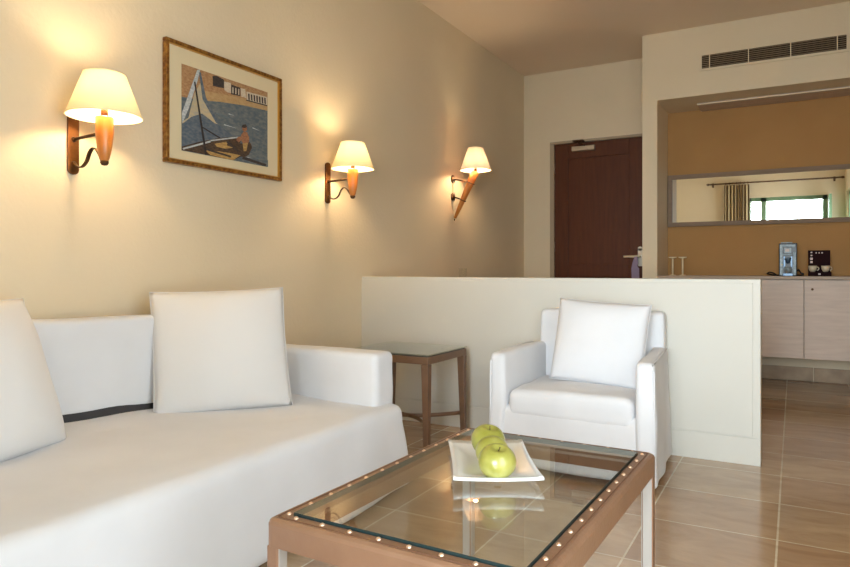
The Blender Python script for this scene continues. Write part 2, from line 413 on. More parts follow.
m_ = thing('wall_mirror', 'long narrow mirror in a taupe frame on the ochre niche wall', 'mirror', (0, YB, 1.54))
ma, mb, mh, fw = -.998, .62, .232, .038
obj('mirror_glass', box((ma+fw, -.012, -mh+fw), (mb-fw, -.006, mh-fw)), M['mirror'], m_)
bm = box((ma, -.03, mh-fw), (mb, -.001, mh), (ma, -.03, -mh), (mb, -.001, -mh+fw), (ma, -.03, -mh+fw), (ma+fw, -.001, mh-fw), (mb-fw, -.03, -mh+fw), (mb, -.001, mh-fw))
obj('frame', bm, M['mframe'], m_, bevel=.002)

# things on the counter
ZT = .873
for i, xx in enumerate((-.905, -.825)):
    c = thing('candle_stand', ['slim cream stand with a flat round top on the counter, nearest the niche side', 'slim cream stand with a flat round top, second from the niche side'][i], 'candle stand', (xx, 5.95, ZT), 0, 'slim stands on the counter')
    bm = bmesh.new(); lathe(bm, [(0, 0), (.026, 0), (.026, .004), (.007, .008), (0, .008)], n=24); obj('base', bm, M['cream'], c, smooth=True)
    bm = bmesh.new(); lathe(bm, [(0, .006), (.0065, .006), (.0065, .148), (0, .148)], n=12); obj('stem', bm, M['cream'], c, smooth=True)
    bm = bmesh.new(); lathe(bm, [(0, .145), (.012, .146), (.033, .152), (.033, .158), (0, .158)], n=24); obj('top_plate', bm, M['cream'], c)

k = thing('coffee_machine', 'small upright silver and black coffee machine on the counter', 'coffee machine', (-.042, 6.02, ZT))
obj('body', box((-.064, -.03, 0), (.064, .11, .262)), M['black'], k, bevel=.006)
bm = box((-.058, -.04, .005), (-.036, -.03, .25), (.036, -.04, .005), (.058, -.03, .19), (-.036, -.04, .232), (.05, -.03, .25), (-.036, -.04, .165), (.03, -.03, .176))
obj('silver_front', bm, M['silver'], k, bevel=.002)
obj('display', box((-.026, -.043, .183), (.024, -.03, .224)), M['silver'], k, bevel=.002)
obj('screen', box((-.018, -.046, .192), (.010, -.042, .217)), M['print'], k)
bm = bmesh.new(); lathe(bm, [(0, 0), (.012, 0), (.016, .02), (.024, .03), (.024, .045), (0, .045)], (0, -.05, .10), 20); obj('brew_head', bm, M['bluegrey'], k, smooth=True)
bm = bmesh.new(); lathe(bm, [(0, 0), (.022, 0), (.028, .05), (.025, .05), (.02, .004), (0, .004)], (0, -.055, .024), 24); obj('jug', bm, M['silver'], k, smooth=True)
obj('drip_tray', box((-.036, -.085, 0), (.036, -.03, .022)), M['bluegrey'], k, bevel=.003)
bm = box((-.03, -.036, .06), (-.02, -.03, .155), (.02, -.036, .06), (.03, -.03, .155)); obj('side_bars', bm, M['bluegrey'], k)
obj('water_tank_lid', box((-.05, .0, .262), (.03, .1, .270)), M['silver'], k)
for i, pts in enumerate(([(-.03, .02, .006), (-.08, .0, .006), (-.10, -.04, .022), (-.13, -.02, .030), (-.15, .02, .018), (-.11, .05, .006), (-.03, .08, .006)],
                         [(.05, .03, .03), (.075, .0, .05), (.09, -.03, .022), (.105, -.03, .020), (.105, .0, .008), (.10, .04, .006), (.05, .08, .006)])):
    P = []
    for j in range(len(pts)-1):
        a, b = Vector(pts[j]), Vector(pts[j+1])
        for s in range(4): P.append(a.lerp(b, s/4))
    P.append(Vector(pts[-1]))
    bm = bmesh.new(); tube(bm, P, .006, 8)
    obj('power_cable', bm, M['black'], k, smooth=True)

t = thing('capsule_rack', 'upright dark board with pale printing and a low ledge holding two cups', 'coffee rack', (.172, 6.02, ZT))
bd = obj('back_board', box((-.075, 0, 0), (.075, .012, .202)), M['darkred'], t, bevel=.001)
obj('ledge', box((-.075, -.075, 0), (.08, 0, .032)), M['darkred'], t, bevel=.002)
bm = bmesh.new()
for xx, zz, ww, hh in ((-.052, .186, .012, .01), (-.052, .162, .012, .01), (-.052, .136, .018, .018), (-.052, .110, .016, .016), (-.02, .182, .008, .01), (.0, .182, .008, .01), (.02, .182, .010, .01)):
    obj('printed_mark', box((xx-ww/2, -.002, zz-hh/2), (xx+ww/2, .001, zz+hh/2)), M['print'], bd)
bm = box((-.008, -.077, .01), (.008, -.074, .022)); obj('ledge_mark', bm, M['print'], t)
for i, (xx, lab) in enumerate(((-.045, 'small cream cup on the dark ledge, nearer the coffee machine'), (.042, 'small cream cup on the dark ledge, farther from the coffee machine'))):
    c = thing('coffee_cup', lab, 'cup', (.172+xx, 5.98, ZT+.0325), 0, 'cups on the dark ledge')
    bm = bmesh.new(); lathe(bm, [(0, 0), (.016, 0), (.027, .02), (.031, .048), (.028, .048), (.024, .02), (.013, .004), (0, .004)], n=28); obj('bowl', bm, M['cup'], c, smooth=True)
    bm = bmesh.new(); tube(bm, [(.028+.014*math.sin(a), 0, .026+.013*math.cos(a)) for a in [PI*q/10 for q in range(11)]], .0035, 8); obj('handle', bm, M['cup'], c, smooth=True)

# ------------------------------------------------------------ curtain at the rear window (seen in the mirror)
r = thing('curtain_rail', 'dark wooden curtain rod above the rear window', 'curtain rod', (0, YR, 2.47))
bm = bmesh.new(); tube(bm, [(-1.36, .09, 0), (.70, .09, 0)], .014, 12); obj('rod', bm, M['rod'], r, smooth=True)
for xx, s in ((-1.36, -1), (.70, 1)):
    bm = bmesh.new(); lathe(bm, [(0, -.03), (.016, -.026), (.022, -.01), (.02, .008), (.012, .02), (0, .024)], n=16, mtx=Matrix.Translation((xx+s*.02, .09, 0)) @ Matrix.Rotation(PI/2*s, 4, 'Y')); obj('finial', bm, M['rod'], r, smooth=True)
for xx in (-1.3, .6):
    bm = bmesh.new(); tube(bm, [(xx, 0.001, -.01), (xx, .09, -.01)], .008, 8); bx(bm, (xx-.015, .001, -.05), (xx+.015, .006, .03)); obj('bracket', bm, M['rod'], r)
cu = thing('curtain', 'striped cream and brown curtain gathered at the left of the rear window', 'curtain', (-.9, YR+.09, .02))
bm = bmesh.new(); n = 120; zs = [0, .3, .8, 1.4, 2.0, 2.3, 2.42]
rows = []
for z in zs:
    sp = 1.0 if z < 2 else .96
    rows.append([bm.verts.new((-.21*sp + .42*sp*i/n, .032*math.sin(i/n*2*PI*7) + .006*math.sin(i*.9+z), z)) for i in range(n+1)])
for a, b in zip(rows[:-1], rows[1:]):
    for i in range(n): bm.faces.new((a[i], a[i+1], b[i+1], b[i]))
c_ = obj('drape', bm, M['curtain'], cu, smooth=True); sm = c_.modifiers.new('thick', 'SOLIDIFY'); sm.thickness = .003
for i in range(7):
    bm = bmesh.new(); pp = [(0, .021*math.cos(a), .021*math.sin(a)) for a in [2*PI*q/16 for q in range(17)]]
    tube(bm, pp, .004, 6, caps=False); ri = obj('ring', bm, M['rod'], cu, smooth=True); ri.location = (-.18+.06*i, 0, 2.45)

# ------------------------------------------------------------ picture
def uv(px, py):
    u = (px-20)/432; top = 18+147*u; bot = 470+87*u
    return u, (py-top)/(bot-top)
PY0, PY1, PZ0, PZ1 = 2.038, 2.592, 1.461, 1.851
pic = thing('framed_picture', 'framed seascape painting of a fisherman in a sailing boat on the wall', 'picture', (XW, 2.324, 1.670))
FY, FZ = .373, .273
q = .017
bm = box((0.001, -FY, FZ-q), (.028, FY, FZ), (0.001, -FY, -FZ), (.028, FY, -FZ+q), (0.001, -FY, -FZ+q), (.028, -FY+q, FZ-q), (0.001, FY-q, -FZ+q), (.028, FY, FZ-q))
obj('frame', bm, M['gold'], pic, bevel=.004)
e = .004
bm = box((0.001, -FY+q, FZ-q-e), (.023, FY-q, FZ-q), (0.001, -FY+q, -FZ+q), (.023, FY-q, -FZ+q+e), (0.001, -FY+q, -FZ+q+e), (.023, -FY+q+e, FZ-q-e), (0.001, FY-q-e, -FZ+q+e), (.023, FY-q, FZ-q-e))
obj('gilt_edge', bm, M['goldedge'], pic)
obj('mount', box((.002, -FY+q, -FZ+q), (.012, FY-q, FZ-q)), M['mount'], pic)
cols = {'sea': ((84, 96, 106), (120, 124, 122), 10), 'shore': ((160, 118, 80), (186, 146, 104), 16), 'sand': ((190, 158, 112), (176, 140, 96), 12), 'white': ((214, 200, 178), (190, 176, 156), 20),
        'dk': ((52, 44, 46), (74, 62, 56), 18), 'sail': ((200, 180, 140), (170, 164, 150), 9), 'bluesail': ((78, 92, 108), (112, 118, 124), 12), 'boat': ((54, 42, 36), (98, 74, 54), 16),
        'ochre': ((196, 160, 96), (160, 122, 70), 14), 'skin': ((176, 122, 86), (140, 92, 66), 18), 'mast': ((38, 34, 36), (60, 50, 46), 10), 'pale': ((206, 208, 206), (160, 170, 176), 14), 'sea2': ((112, 124, 130), (92, 108, 122), 10)}
names = list(cols); pm = [mat('paint_'+n_, cols[n_][0], .7, col2=cols[n_][1], scale=cols[n_][2]*4, stretch=(1, 1, 2.2)) for n_ in names]
bm = bmesh.new(); lay = [0]
def poly(pts, c, raw=False):
    lay[0] += 1; x = .0125 + lay[0]*.00006
    P = []
    for a, b in pts:
        u, v = (a, b) if raw else uv(a, b)
        u = min(1, max(0, u)); v = min(1, max(0, v))
        P.append(bm.verts.new((x, PY0+(PY1-PY0)*u-2.3165, PZ1-(PZ1-PZ0)*v-1.670)))
    fc = bm.faces.new(P); fc.material_index = names.index(c)
def stroke(a, b, w0, c, w1=None):
    w1 = w0 if w1 is None else w1
    d = Vector((b[0]-a[0], b[1]-a[1])).normalized(); nrm = Vector((-d.y, d.x))
    poly([(a[0]+nrm.x*w0/2, a[1]+nrm.y*w0/2), (b[0]+nrm.x*w1/2, b[1]+nrm.y*w1/2), (b[0]-nrm.x*w1/2, b[1]-nrm.y*w1/2), (a[0]-nrm.x*w0/2, a[1]-nrm.y*w0/2)], c)
poly([(0, 0), (1, 0), (1, 1), (0, 1)], 'sea', True)
poly([(0, 0), (1, 0), (1, .24), (.7, .24), (.4, .3), (.2, .36), (0, .38)], 'shore', True)
poly([(100, 150), (452, 222), (452, 262), (330, 232), (200, 212), (110, 205)], 'sand')
for i in range(26):
    a = 150+random.random()*270; b = 250+random.random()*230+(a-150)*.25
    stroke((a, b), (a+25+random.random()*40, b+6+random.random()*16), 5, random.choice(['sea2', 'sea2', 'pale', 'sea']), 1)
poly([(160, 78), (180, 76), (216, 96), (216, 140), (190, 136), (162, 128)], 'dk')
poly([(216, 105), (250, 112), (252, 165), (234, 162), (218, 150)], 'white')
poly([(252, 120), (300, 138), (300, 182), (252, 172)], 'dk')
for i in range(3): poly([(258+i*15, 134+i*4), (264+i*15, 136+i*4), (264+i*15, 168+i*4), (258+i*15, 166+i*4)], 'white')
poly([(300, 140), (325, 145), (332, 192), (304, 184)], 'white')
poly([(332, 158), (448, 190), (448, 232), (334, 202)], 'white')
for i in range(7): poly([(340+i*15, 168+i*4), (349+i*15, 171+i*4), (350+i*15, 205+i*4), (342+i*15, 200+i*4)], 'dk')
poly([(330, 200), (448, 232), (448, 238), (330, 206)], 'dk')
poly([(20, 340), (60, 290), (110, 262), (190, 335), (262, 388), (180, 412), (100, 420), (20, 455)], 'bluesail')
poly([(20, 320), (48, 300), (76, 170), (110, 100), (122, 190), (190, 330), (170, 325), (110, 275), (60, 295), (24, 330)], 'sail')
poly([(88, 48), (102, 44), (88, 110), (50, 250), (22, 330), (20, 275), (60, 140)], 'pale')
poly([(96, 60), (104, 60), (128, 190), (196, 335), (176, 322), (112, 200)], 'bluesail')
poly([(20, 450), (90, 425), (190, 402), (282, 394), (300, 400), (300, 460), (355, 430), (362, 452), (345, 490), (295, 518), (220, 512), (130, 490), (20, 468)], 'boat')
stroke((24, 462), (150, 420), 9, 'pale'); stroke((150, 416), (285, 398), 7, 'pale')
poly([(168, 432), (236, 420), (228, 440), (262, 452), (222, 458), (180, 448)], 'ochre')
poly([(120, 462), (230, 478), (300, 492), (260, 518), (150, 492)], 'ochre')
stroke((110, 455), (250, 500), 10, 'dk'); stroke((230, 420), (290, 470), 12, 'dk')
poly([(300, 500), (452, 520), (452, 557), (350, 545), (260, 520)], 'sea'); stroke((310, 505), (440, 548), 14, 'dk')
stroke((76, 110), (128, 492), 7, 'mast', 11); stroke((108, 345), (195, 402), 7, 'mast')
poly([(302, 385), (316, 368), (334, 372), (346, 400), (344, 430), (318, 436), (304, 418)], 'skin')
poly([(280, 400), (300, 392), (306, 410), (290, 424), (278, 416)], 'skin')
poly([(278, 428), (318, 432), (350, 424), (352, 452), (330, 492), (312, 486), (312, 456), (296, 470), (276, 456)], 'boat')
poly([(310, 430), (340, 428), (330, 470), (316, 472)], 'ochre')
poly([(308, 346), (320, 334), (332, 342), (334, 360), (322, 370), (310, 362)], 'skin')
poly([(304, 346), (310, 332), (326, 330), (334, 344), (322, 350)], 'dk')
obj('painting', bm, pm, pic)

# ------------------------------------------------------------ wall lamps
def shade(rb, rt, h, z, m, parent, n=48, pleat=0):
    bm = bmesh.new(); rings = []
    for r_, zz in ((rb, z), (rb*.67+rt*.33, z+h*.33), (rb*.33+rt*.67, z+h*.67), (rt, z+h)):
        rings.append([bm.verts.new((r_*math.cos(2*PI*k/n), r_*math.sin(2*PI*k/n), zz)) for k in range(n)])
    for a, b in zip(rings[:-1], rings[1:]):
        for k in range(n): bm.faces.new((a[k], a[(k+1) % n], b[(k+1) % n], b[k]))
    s = obj('lamp_shade', bm, m, parent, smooth=True)
    for r_, zz in ((rb, z), (rt, z+h)):
        bm = bmesh.new(); tube(bm, [(r_*math.cos(2*PI*k/n), r_*math.sin(2*PI*k/n), zz) for k in range(n+1)], .0022, 6, caps=False)
        obj('rim', bm, M['cream'], s, smooth=True)
    return s
def bulb(z, parent, x=0):
    bm = bmesh.new(); lathe(bm, [(0, 0), (.012, .004), (.022, .022), (.027, .04), (.022, .058), (.010, .068), (0, .07)], (x, 0, z), 20)
    obj('bulb', bm, M['bulb'], parent, smooth=True)
def sconce(y, zb, s, lab):
    """zb = height of the shade's lower edge; origin on the wall"""
    t = thing('wall_lamp', lab, 'wall lamp', (XW, y, zb), 0, 'wall lamps over the seating')
    X = .19*s
    # wall plate
    bm = bmesh.new(); pts = []
    for k in range(9): a = PI*k/8; pts.append((.022*math.cos(a), .035+.018*math.sin(a)))
    for k in range(9): a = PI+PI*k/8; pts.append((.022*math.cos(a), -.175*s+.018*math.sin(a)))
    va = [bm.verts.new((.001, p[0], p[1])) for p in pts]; vb = [bm.verts.new((.012, p[0], p[1])) for p in pts]
    bm.faces.new(va); bm.faces.new(vb[::-1])
    for i in range(len(pts)): bm.faces.new((va[i], va[(i+1) % len(pts)], vb[(i+1) % len(pts)], vb[i]))
    obj('wall_plate', bm, M['copper'], t, bevel=.002)
    bm = bmesh.new(); tube(bm, [(.010, 0, -.062*s), (X-.02, 0, -.055*s)], .006, 10); lathe(bm, [(0, 0), (.011, 0), (.009, .008), (0, .01)], n=14, mtx=Matrix.Translation((.011, 0, -.062*s)) @ Matrix.Rotation(PI/2, 4, 'Y'))
    obj('arm', bm, M['iron'], t, smooth=True)
    P = []
    ctrl = [(.010, -.145), (.03, -.163), (.06, -.168), (.088, -.150), (.105, -.12), (.125, -.105), (.145, -.112), (.165, -.135), (.178, -.155), (.19, -.163)]
    for i in range(len(ctrl)-1):
        p0 = ctrl[max(i-1, 0)]; p1 = ctrl[i]; p2 = ctrl[i+1]; p3 = ctrl[min(i+2, len(ctrl)-1)]
        for k in range(4):
            u = k/4
            P.append(tuple([.5*(2*p1[j]+(p2[j]-p0[j])*u+(2*p0[j]-5*p1[j]+4*p2[j]-p3[j])*u*u+(3*p1[j]-p0[j]-3*p2[j]+p3[j])*u**3) for j in (0, 1)]))
    P.append(ctrl[-1])
    bm = bmesh.new(); tube(bm, [(x*s, 0, z*s) for x, z in P], .004, 8, flat=(.009, .0028))
    obj('scroll_strap', bm, M['iron'], t, smooth=True)
    bm = bmesh.new(); lathe(bm, [(0, -.160), (.012, -.158), (.018, -.145), (.026, -.11), (.031, -.06), (.031, -.003), (.0295, 0), (0, 0)], (X, 0, 0), 24)
    bmesh.ops.scale(bm, vec=(1, 1, s), verts=bm.verts)
    obj('wooden_stem', bm, M['honey'], t, smooth=True)
    bm = bmesh.new(); lathe(bm, [(0, -.008), (.010, -.006), (.015, .002), (.0145, .010), (0, .012)], (X, 0, -.166*s), 16); obj('end_cap', bm, M['iron'], t, smooth=True)
    bm = bmesh.new(); lathe(bm, [(0, 0), (.013, 0), (.013, .035), (.009, .035), (.009, .055), (0, .055)], (X, 0, 0), 16); obj('lamp_holder', bm, M['iron'], t, smooth=True)
    e = shade(.126*s, .070*s, .152*s, .002, M['shade'], t); e.location = (X, 0, 0)
    bulb(.05, t, X)
sconce(1.54, 1.488, 1.03, 'brass and honey wood wall lamp with a cream shade, left of the picture')
sconce(3.117, 1.505, .98, 'brass and honey wood wall lamp with a cream shade, right of the picture')
t = thing('wall_lamp', 'wall lamp with a slanting wooden stick stem on two round brackets', 'wall lamp', (XW, 4.76, 1.70), 0, 'wall lamps over the seating')
X3 = .205
bm = bmesh.new(); tube(bm, [(.022, 0, -.36), (.06, 0, -.285), (.12, 0, -.165), (.175, 0, -.055), (X3, 0, .004)], [.012, .018, .025, .031, .029], 20)
obj('wooden_stem', bm, M['honey'], t, smooth=True)
for za, xb, zb in ((-.045, .160, -.085), (-.19, .092, -.22)):
    bm = bmesh.new(); lathe(bm, [(0, .001), (.034, .001), (.034, .008), (.02, .014), (.008, .02), (0, .02)], n=24, mtx=Matrix.Translation((0, 0, za)) @ Matrix.Rotation(PI/2, 4, 'Y'))
    tube(bm, [(.012, 0, za), (xb+.01, 0, zb)], .006, 10)
    d = Vector((.155, 0, .309)).normalized(); c = Vector((xb, 0, zb))
    a1 = d.orthogonal().normalized(); a2 = d.cross(a1)
    rr = .033 if za > -.1 else .026
    tube(bm, [c + a1*rr*math.cos(2*PI*k/20) + a2*rr*math.sin(2*PI*k/20) for k in range(21)], .004, 6, caps=False)
    obj('bracket', bm, M['iron'], t, smooth=True)
bm = bmesh.new(); tube(bm, [(.012, -.01, -.06), (.010, -.01, -.25), (.022, -.004, -.352)], .0018, 6); obj('cord', bm, M['cream'], t, smooth=True)
bm = bmesh.new(); lathe(bm, [(0, 0), (.012, 0), (.012, .035), (0, .035)], (X3, 0, 0), 14); obj('lamp_holder', bm, M['iron'], t, smooth=True)
bm = bmesh.new(); lathe(bm, [(0, -.018), (.004, -.015), (.006, 0), (0, .002)], (.018, 0, -.365), 10); obj('end_cap', bm, M['iron'], t, smooth=True)
e = shade(.122, .060, .175, .012, M['shade_pink'], t); e.location = (X3, 0, 0)
for a_ in range(8):
    aa = 2*PI*a_/8 + .35
    bm = bmesh.new(); tube(bm, [(.1225*math.cos(aa), .1225*math.sin(aa), .012), (.0605*math.cos(aa), .0605*math.sin(aa), .187)], .0016, 6); obj('seam', bm, M['shade_pink'], e)
bulb(.038, t, X3)

# ------------------------------------------------------------ sofa
sofa = thing('sofa', 'long white slipcovered sofa against the left wall with a low arm', 'sofa', (-1.9, 1.0, 0))
def place(o): o.location = (1.9, -1.0, 0)      # geometry written in room coordinates
def skirt_fn(x1, y1, amp, seed):
    def fn(p):
        k = max(0, (.30-p.z)/.30)
        q = p.copy()
        w_ = wob(p, 1, 3.0, seed)
        if p.z > .2: q.z += .022*max(0, min(1, (-1.7-p.x)/.5))
        q += wob(p, .006, 6, seed)
        if p.x > x1-.1: q.x += k*(amp*.8*math.sin(p.y*9+seed)+amp*w_.x)+ k*.034
        if p.y > y1-.05: q.y += k*(amp*.6*math.sin(p.x*11)+amp*w_.y) + k*.026
        return q
    return fn
place(obj('seat', rbox((-2.385, -.45, .012), (-1.43, 2.40, .362), .045, .05, skirt_fn(-1.43, 2.40, .010, 3)), M['fabric'], sofa, smooth=True))
place(obj('arm', rbox((-2.37, 2.275, .30), (-1.505, 2.42, .578), .028, .03, lambda p: p+wob(p, .004, 7, 9)), M['fabric'], sofa, smooth=True))
def rot15(p):
    # back cushion stands a little askew to the wall
    a = -math.radians(11); c = Vector((-2.262, 1.34, 0)); d = p-c
    return Vector((c.x+d.x*math.cos(a)-d.y*math.sin(a), c.y+d.x*math.sin(a)+d.y*math.cos(a), p.z))
def backfn(p):
    q = p.copy(); q.x -= (p.z-.42)*.05; q.z -= .012*(p.y-1.34)
    return rot15(q+wob(p, .004, 6, 5))
place(obj('back_cushion', rbox((-2.262-.11, 1.24, .404), (-2.262, 2.20, .750), .022, .035, backfn), M['fabric'], sofa, smooth=True))
bm = box((-2.262-.10, 1.27, .352), (-2.262-.004, 2.22, .426))
for v_ in bm.verts: v_.co = rot15(v_.co)
place(obj('frame_rail', bm, M['dark'], sofa))
place(obj('back_cushion', rbox((-2.39, -.42, .36), (-2.27, 1.14, .74), .03, .05, lambda p: p+wob(p, .004, 6, 2)), M['fabric'], sofa, smooth=True))
for xx, yy in ((-2.3, -.35), (-1.55, -.35), (-2.3, 2.3), (-1.55, 2.3)):
    place(obj('foot', box((xx-.025, yy-.025, 0), (xx+.025, yy+.025, .04)), M['dark'], sofa))

def cushion(name, lab, w, h, t, loc, rot, seed, mt):
    c = thing(name, lab, 'cushion', loc); c.rotation_euler = rot
    obj('cover', pillow(w, h, t, seed), mt, c, smooth=True)
    obj('piping', pillow_piping(w, h, .0018), mt, c, smooth=True)
    return c
# the pillow stands in the corner of arm and back, facing the camera
ang = math.atan2(2.17-1.74, -1.84+2.17)
cushion('scatter_cushion', 'large square white cushion upright in the corner of the sofa', .53, .505, .15, (-1.962, 1.89, .358), (math.radians(-16), math.radians(-1.5), ang), 1.7, M['pillow'])
cushion('scatter_cushion', 'white cushion at the left edge of the photo leaning on the sofa back', .55, .50, .20, (-1.99, 1.05, .362), (math.radians(-20), 0, math.radians(108)), 5.2, M['pillow'])

# ------------------------------------------------------------ armchair
ch = thing('armchair', 'white slipcovered armchair standing against the half wall', 'armchair', (-.87, 3.13, 0))
ox, oy = -.87, 3.13
def taper(seed, amp=.008):
    def fn(p):
        q = p.copy(); k = max(0, (.35-p.z)/.35)
        # narrower towards the back, flared at the hem
        s = 1 - .10*max(0, (p.y-2.86))/.55
        q.x = ox+(q.x-ox)*s
        q += wob(p, .005, 6, seed)
        out = Vector((math.copysign(1, p.x-ox) if abs(p.x-ox) > .28 else 0, -1 if p.y < 2.9 else 0, 0))
        q += out*k*(.012+amp*math.sin((p.x+p.y)*19+seed)*.7)
        return q
    return fn
def pl(o): o.location = (-ox, -oy, 0)
pl(obj('base', rbox((-1.215, 2.845, .02), (-.525, 3.40, .30), .03, .04, taper(1)), M['fabric'], ch, smooth=True))
def armfn(seed, cx):
    t0 = taper(seed)
    def fn(p):
        q = p.copy()
        q.z -= .010*(1 if p.z > .4 else 0)*max(0, 3.0-p.y)/.15*.8      # droops at the front
        k = max(0, (p.z-.3)/.25); q.x = cx+(q.x-cx)*(1-.12*k)
        return t0(q)
    return fn
pl(obj('arm', rbox((-1.245, 2.83, .015), (-1.160, 3.41, .548), .026, .03, armfn(2, -1.2)), M['fabric'], ch, smooth=True))
pl(obj('arm', rbox((-.585, 2.83, .015), (-.498, 3.41, .548), .026, .03, armfn(3, -.54)), M['fabric'], ch, smooth=True))
def bfn(p):
    q = p.copy(); q.y += max(0, p.z-.35)*.06
    return taper(4)(q)
pl(obj('backrest', rbox((-1.205, 3.33, .10), (-.517, 3.435, .718), .022, .03, bfn), M['fabric'], ch, smooth=True))
def seatfn(p):
    q = p.copy()
    if p.z > .33: q.z += .014*(1-((p.x-ox)/.3)**2)
    return q+wob(p, .005, 8, 6)
pl(obj('seat_cushion', rbox((-1.158, 2.838, .245), (-.588, 3.33, .372), .035, .03, seatfn), M['fabric'], ch, smooth=True))
for s_, xx in ((1, -1.20), (-1, -.54)):
    # raised seam round the outer edge of each arm's front
    xo = xx - s_*.037
    bm = bmesh.new(); P = [(xo, 2.842, .05), (xo, 2.836, .2), (xo, 2.834, .40), (xo+s_*.002, 2.834, .50), (xo+s_*.010, 2.842, .527), (xo+s_*.008, 2.95, .536), (xo+s_*.016, 3.15, .545), (xo+s_*.03, 3.33, .545)]
    tube(bm, P, .004, 8); pl(obj('piping', bm, M['fabric'], ch, smooth=True))
for xx, yy in ((-1.17, 2.9), (-.57, 2.9), (-1.13, 3.36), (-.6, 3.36)):
    pl(obj('foot', box((xx-.02, yy-.02, 0), (xx+.02, yy+.02, .05)), M['dark'], ch))
cushion('scatter_cushion', 'square white cushion standing on the armchair seat', .45, .405, .13, (-.83, 3.13, .378), (math.radians(-13), math.radians(3), math.radians(-3)), 9.1, M['fabric'])

# ------------------------------------------------------------ tables
def studded_table():
    cx, cy = -.65, 1.4875
    t = thing('coffee_table', 'low leather wrapped coffee table with a studded rim and glass top', 'coffee table', (cx, cy, 0), -math.radians(1.3))
    hx, hy, zt, rw, rh = .300, .460, .412, .043, .058
    def rr(inset, z, r):
        pts = []
        for (sx, sy, a0) in ((1, 1, 0), (-1, 1, PI/2), (-1, -1, PI), (1, -1, 1.5*PI)):
            for k in range(6):
                a = a0+PI/2*k/5; pts.append((sx*(hx-inset-r)+r*math.cos(a), sy*(hy-inset-r)+r*math.sin(a), z))
        return pts
    # rail cross-section swept round the rectangle
    prof = [(0, zt-rh), (0, zt-.012), (.003, zt-.004), (.010, zt), (.016, zt), (.0175, zt-.0015), (.019, zt), (.038, zt), (.041, zt-.003), (.041, zt-.009), (rw, zt-.010), (rw, zt-rh)]
    bm = bmesh.new(); rings = []
    for i_, z_ in prof:
        r = max(.004, .016-i_*.4); rings.append([bm.verts.new(p) for p in rr(i_, z_, r)])
    n = len(rings[0])
    for a, b in zip(rings, rings[1:]+rings[:1]):
        for k in range(n): bm.faces.new((a[k], a[(k+1) % n], b[(k+1) % n], b[k]))
    obj('frame', bm, M['leather'], t, smooth=False, bevel=.0015)
    bm = bmesh.new(); P = rr(.0175, zt+.0002, .008); tube(bm, P+P[:1], .0013, 6, caps=False)
    obj('stitched_seam', bm, M['seam'], t, smooth=True)
    for sx in (-1, 1):
        for sy in (-1, 1):
            w_ = .032
            a = (sx*(hx-.002), sy*(hy-.002)); b = (sx*(hx-w_), sy*(hy-w_))
            lo = (min(a[0], b[0]), min(a[1], b[1])); hi = (max(a[0], b[0]), max(a[1], b[1]))
            bm = box((lo[0], lo[1], 0), (hi[0], hi[1], zt-rh+.001))
            lg = obj('leg', bm, M['leather'], t, bevel=.003)
            # thin sheets, paler than the leather, over the two inner faces
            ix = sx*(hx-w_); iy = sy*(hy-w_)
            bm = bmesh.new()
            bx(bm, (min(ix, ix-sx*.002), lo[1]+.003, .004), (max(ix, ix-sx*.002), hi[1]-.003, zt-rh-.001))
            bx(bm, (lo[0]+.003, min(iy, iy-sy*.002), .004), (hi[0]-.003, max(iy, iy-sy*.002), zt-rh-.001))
            obj('inner_face', bm, M['inner_face'], lg)
    g = obj('glass_top', box((-hx+.0415, -hy+.0415, zt-.0085), (hx-.0415, hy-.0415, zt+.0055)), [M['glass'], M['edge']], t)
    for p in g.data.polygons:
        if abs(p.normal.z) < .5: p.material_index = 1
    # studs along the rim
    bm = bmesh.new(); lathe(bm, [(0, .0046), (.0024, .0041), (.0046, .0024), (.0056, 0)], n=12)
    proto = obj('stud', bm, M['stud'], t, smooth=True); spots = []
    i_ = .029; z_ = zt
    ny = 13; nx = 8
    for k in range(ny):
        y = -hy+i_+.012+(2*hy-2*i_-.024)*k/(ny-1); spots += [(-hx+i_, y), (hx-i_, y)]
    for k in range(nx):
        x = -hx+i_+.03+(2*hx-2*i_-.06)*k/(nx-1); spots += [(x, -hy+i_), (x, hy-i_)]
    for k, (x, y) in enumerate(spots):
        s = proto if k == 0 else proto.copy()
        if k: col().objects.link(s); s.parent = t
        s.location = (x, y, z_)
    return t
studded_table()

st_ = thing('side_table', 'small square side table with tapered legs between sofa and armchair', 'side table', (-1.832, 3.08, 0))
hx, hy, zt = .248, .222, .497
bm = bmesh.new()
for a, b in (((-hx, -hy), (hx, -hy+.03)), ((-hx, hy-.03), (hx, hy)), ((-hx, -hy+.03), (-hx+.03, hy-.03)), ((hx-.03, -hy+.03), (hx, hy-.03))):
    bx(bm, (a[0], a[1], zt-.045), (b[0], b[1], zt-.008))
obj('apron', bm, M['brown'], st_, bevel=.003)
obj('top_lining', box((-hx+.006, -hy+.006, zt-.0078), (hx-.006, hy-.006, zt-.002)), M['dark'], st_)
g = obj('glass_top', box((-hx-.002, -hy-.002, zt-.0018), (hx+.002, hy+.002, zt+.005)), M['smoke'], st_)
obj('inset_panel', box((-hx+.03, -hy+.03, zt-.03), (hx-.03, hy-.03, zt-.0079)), mat('olive_panel', (150, 146, 120), .5), st_)
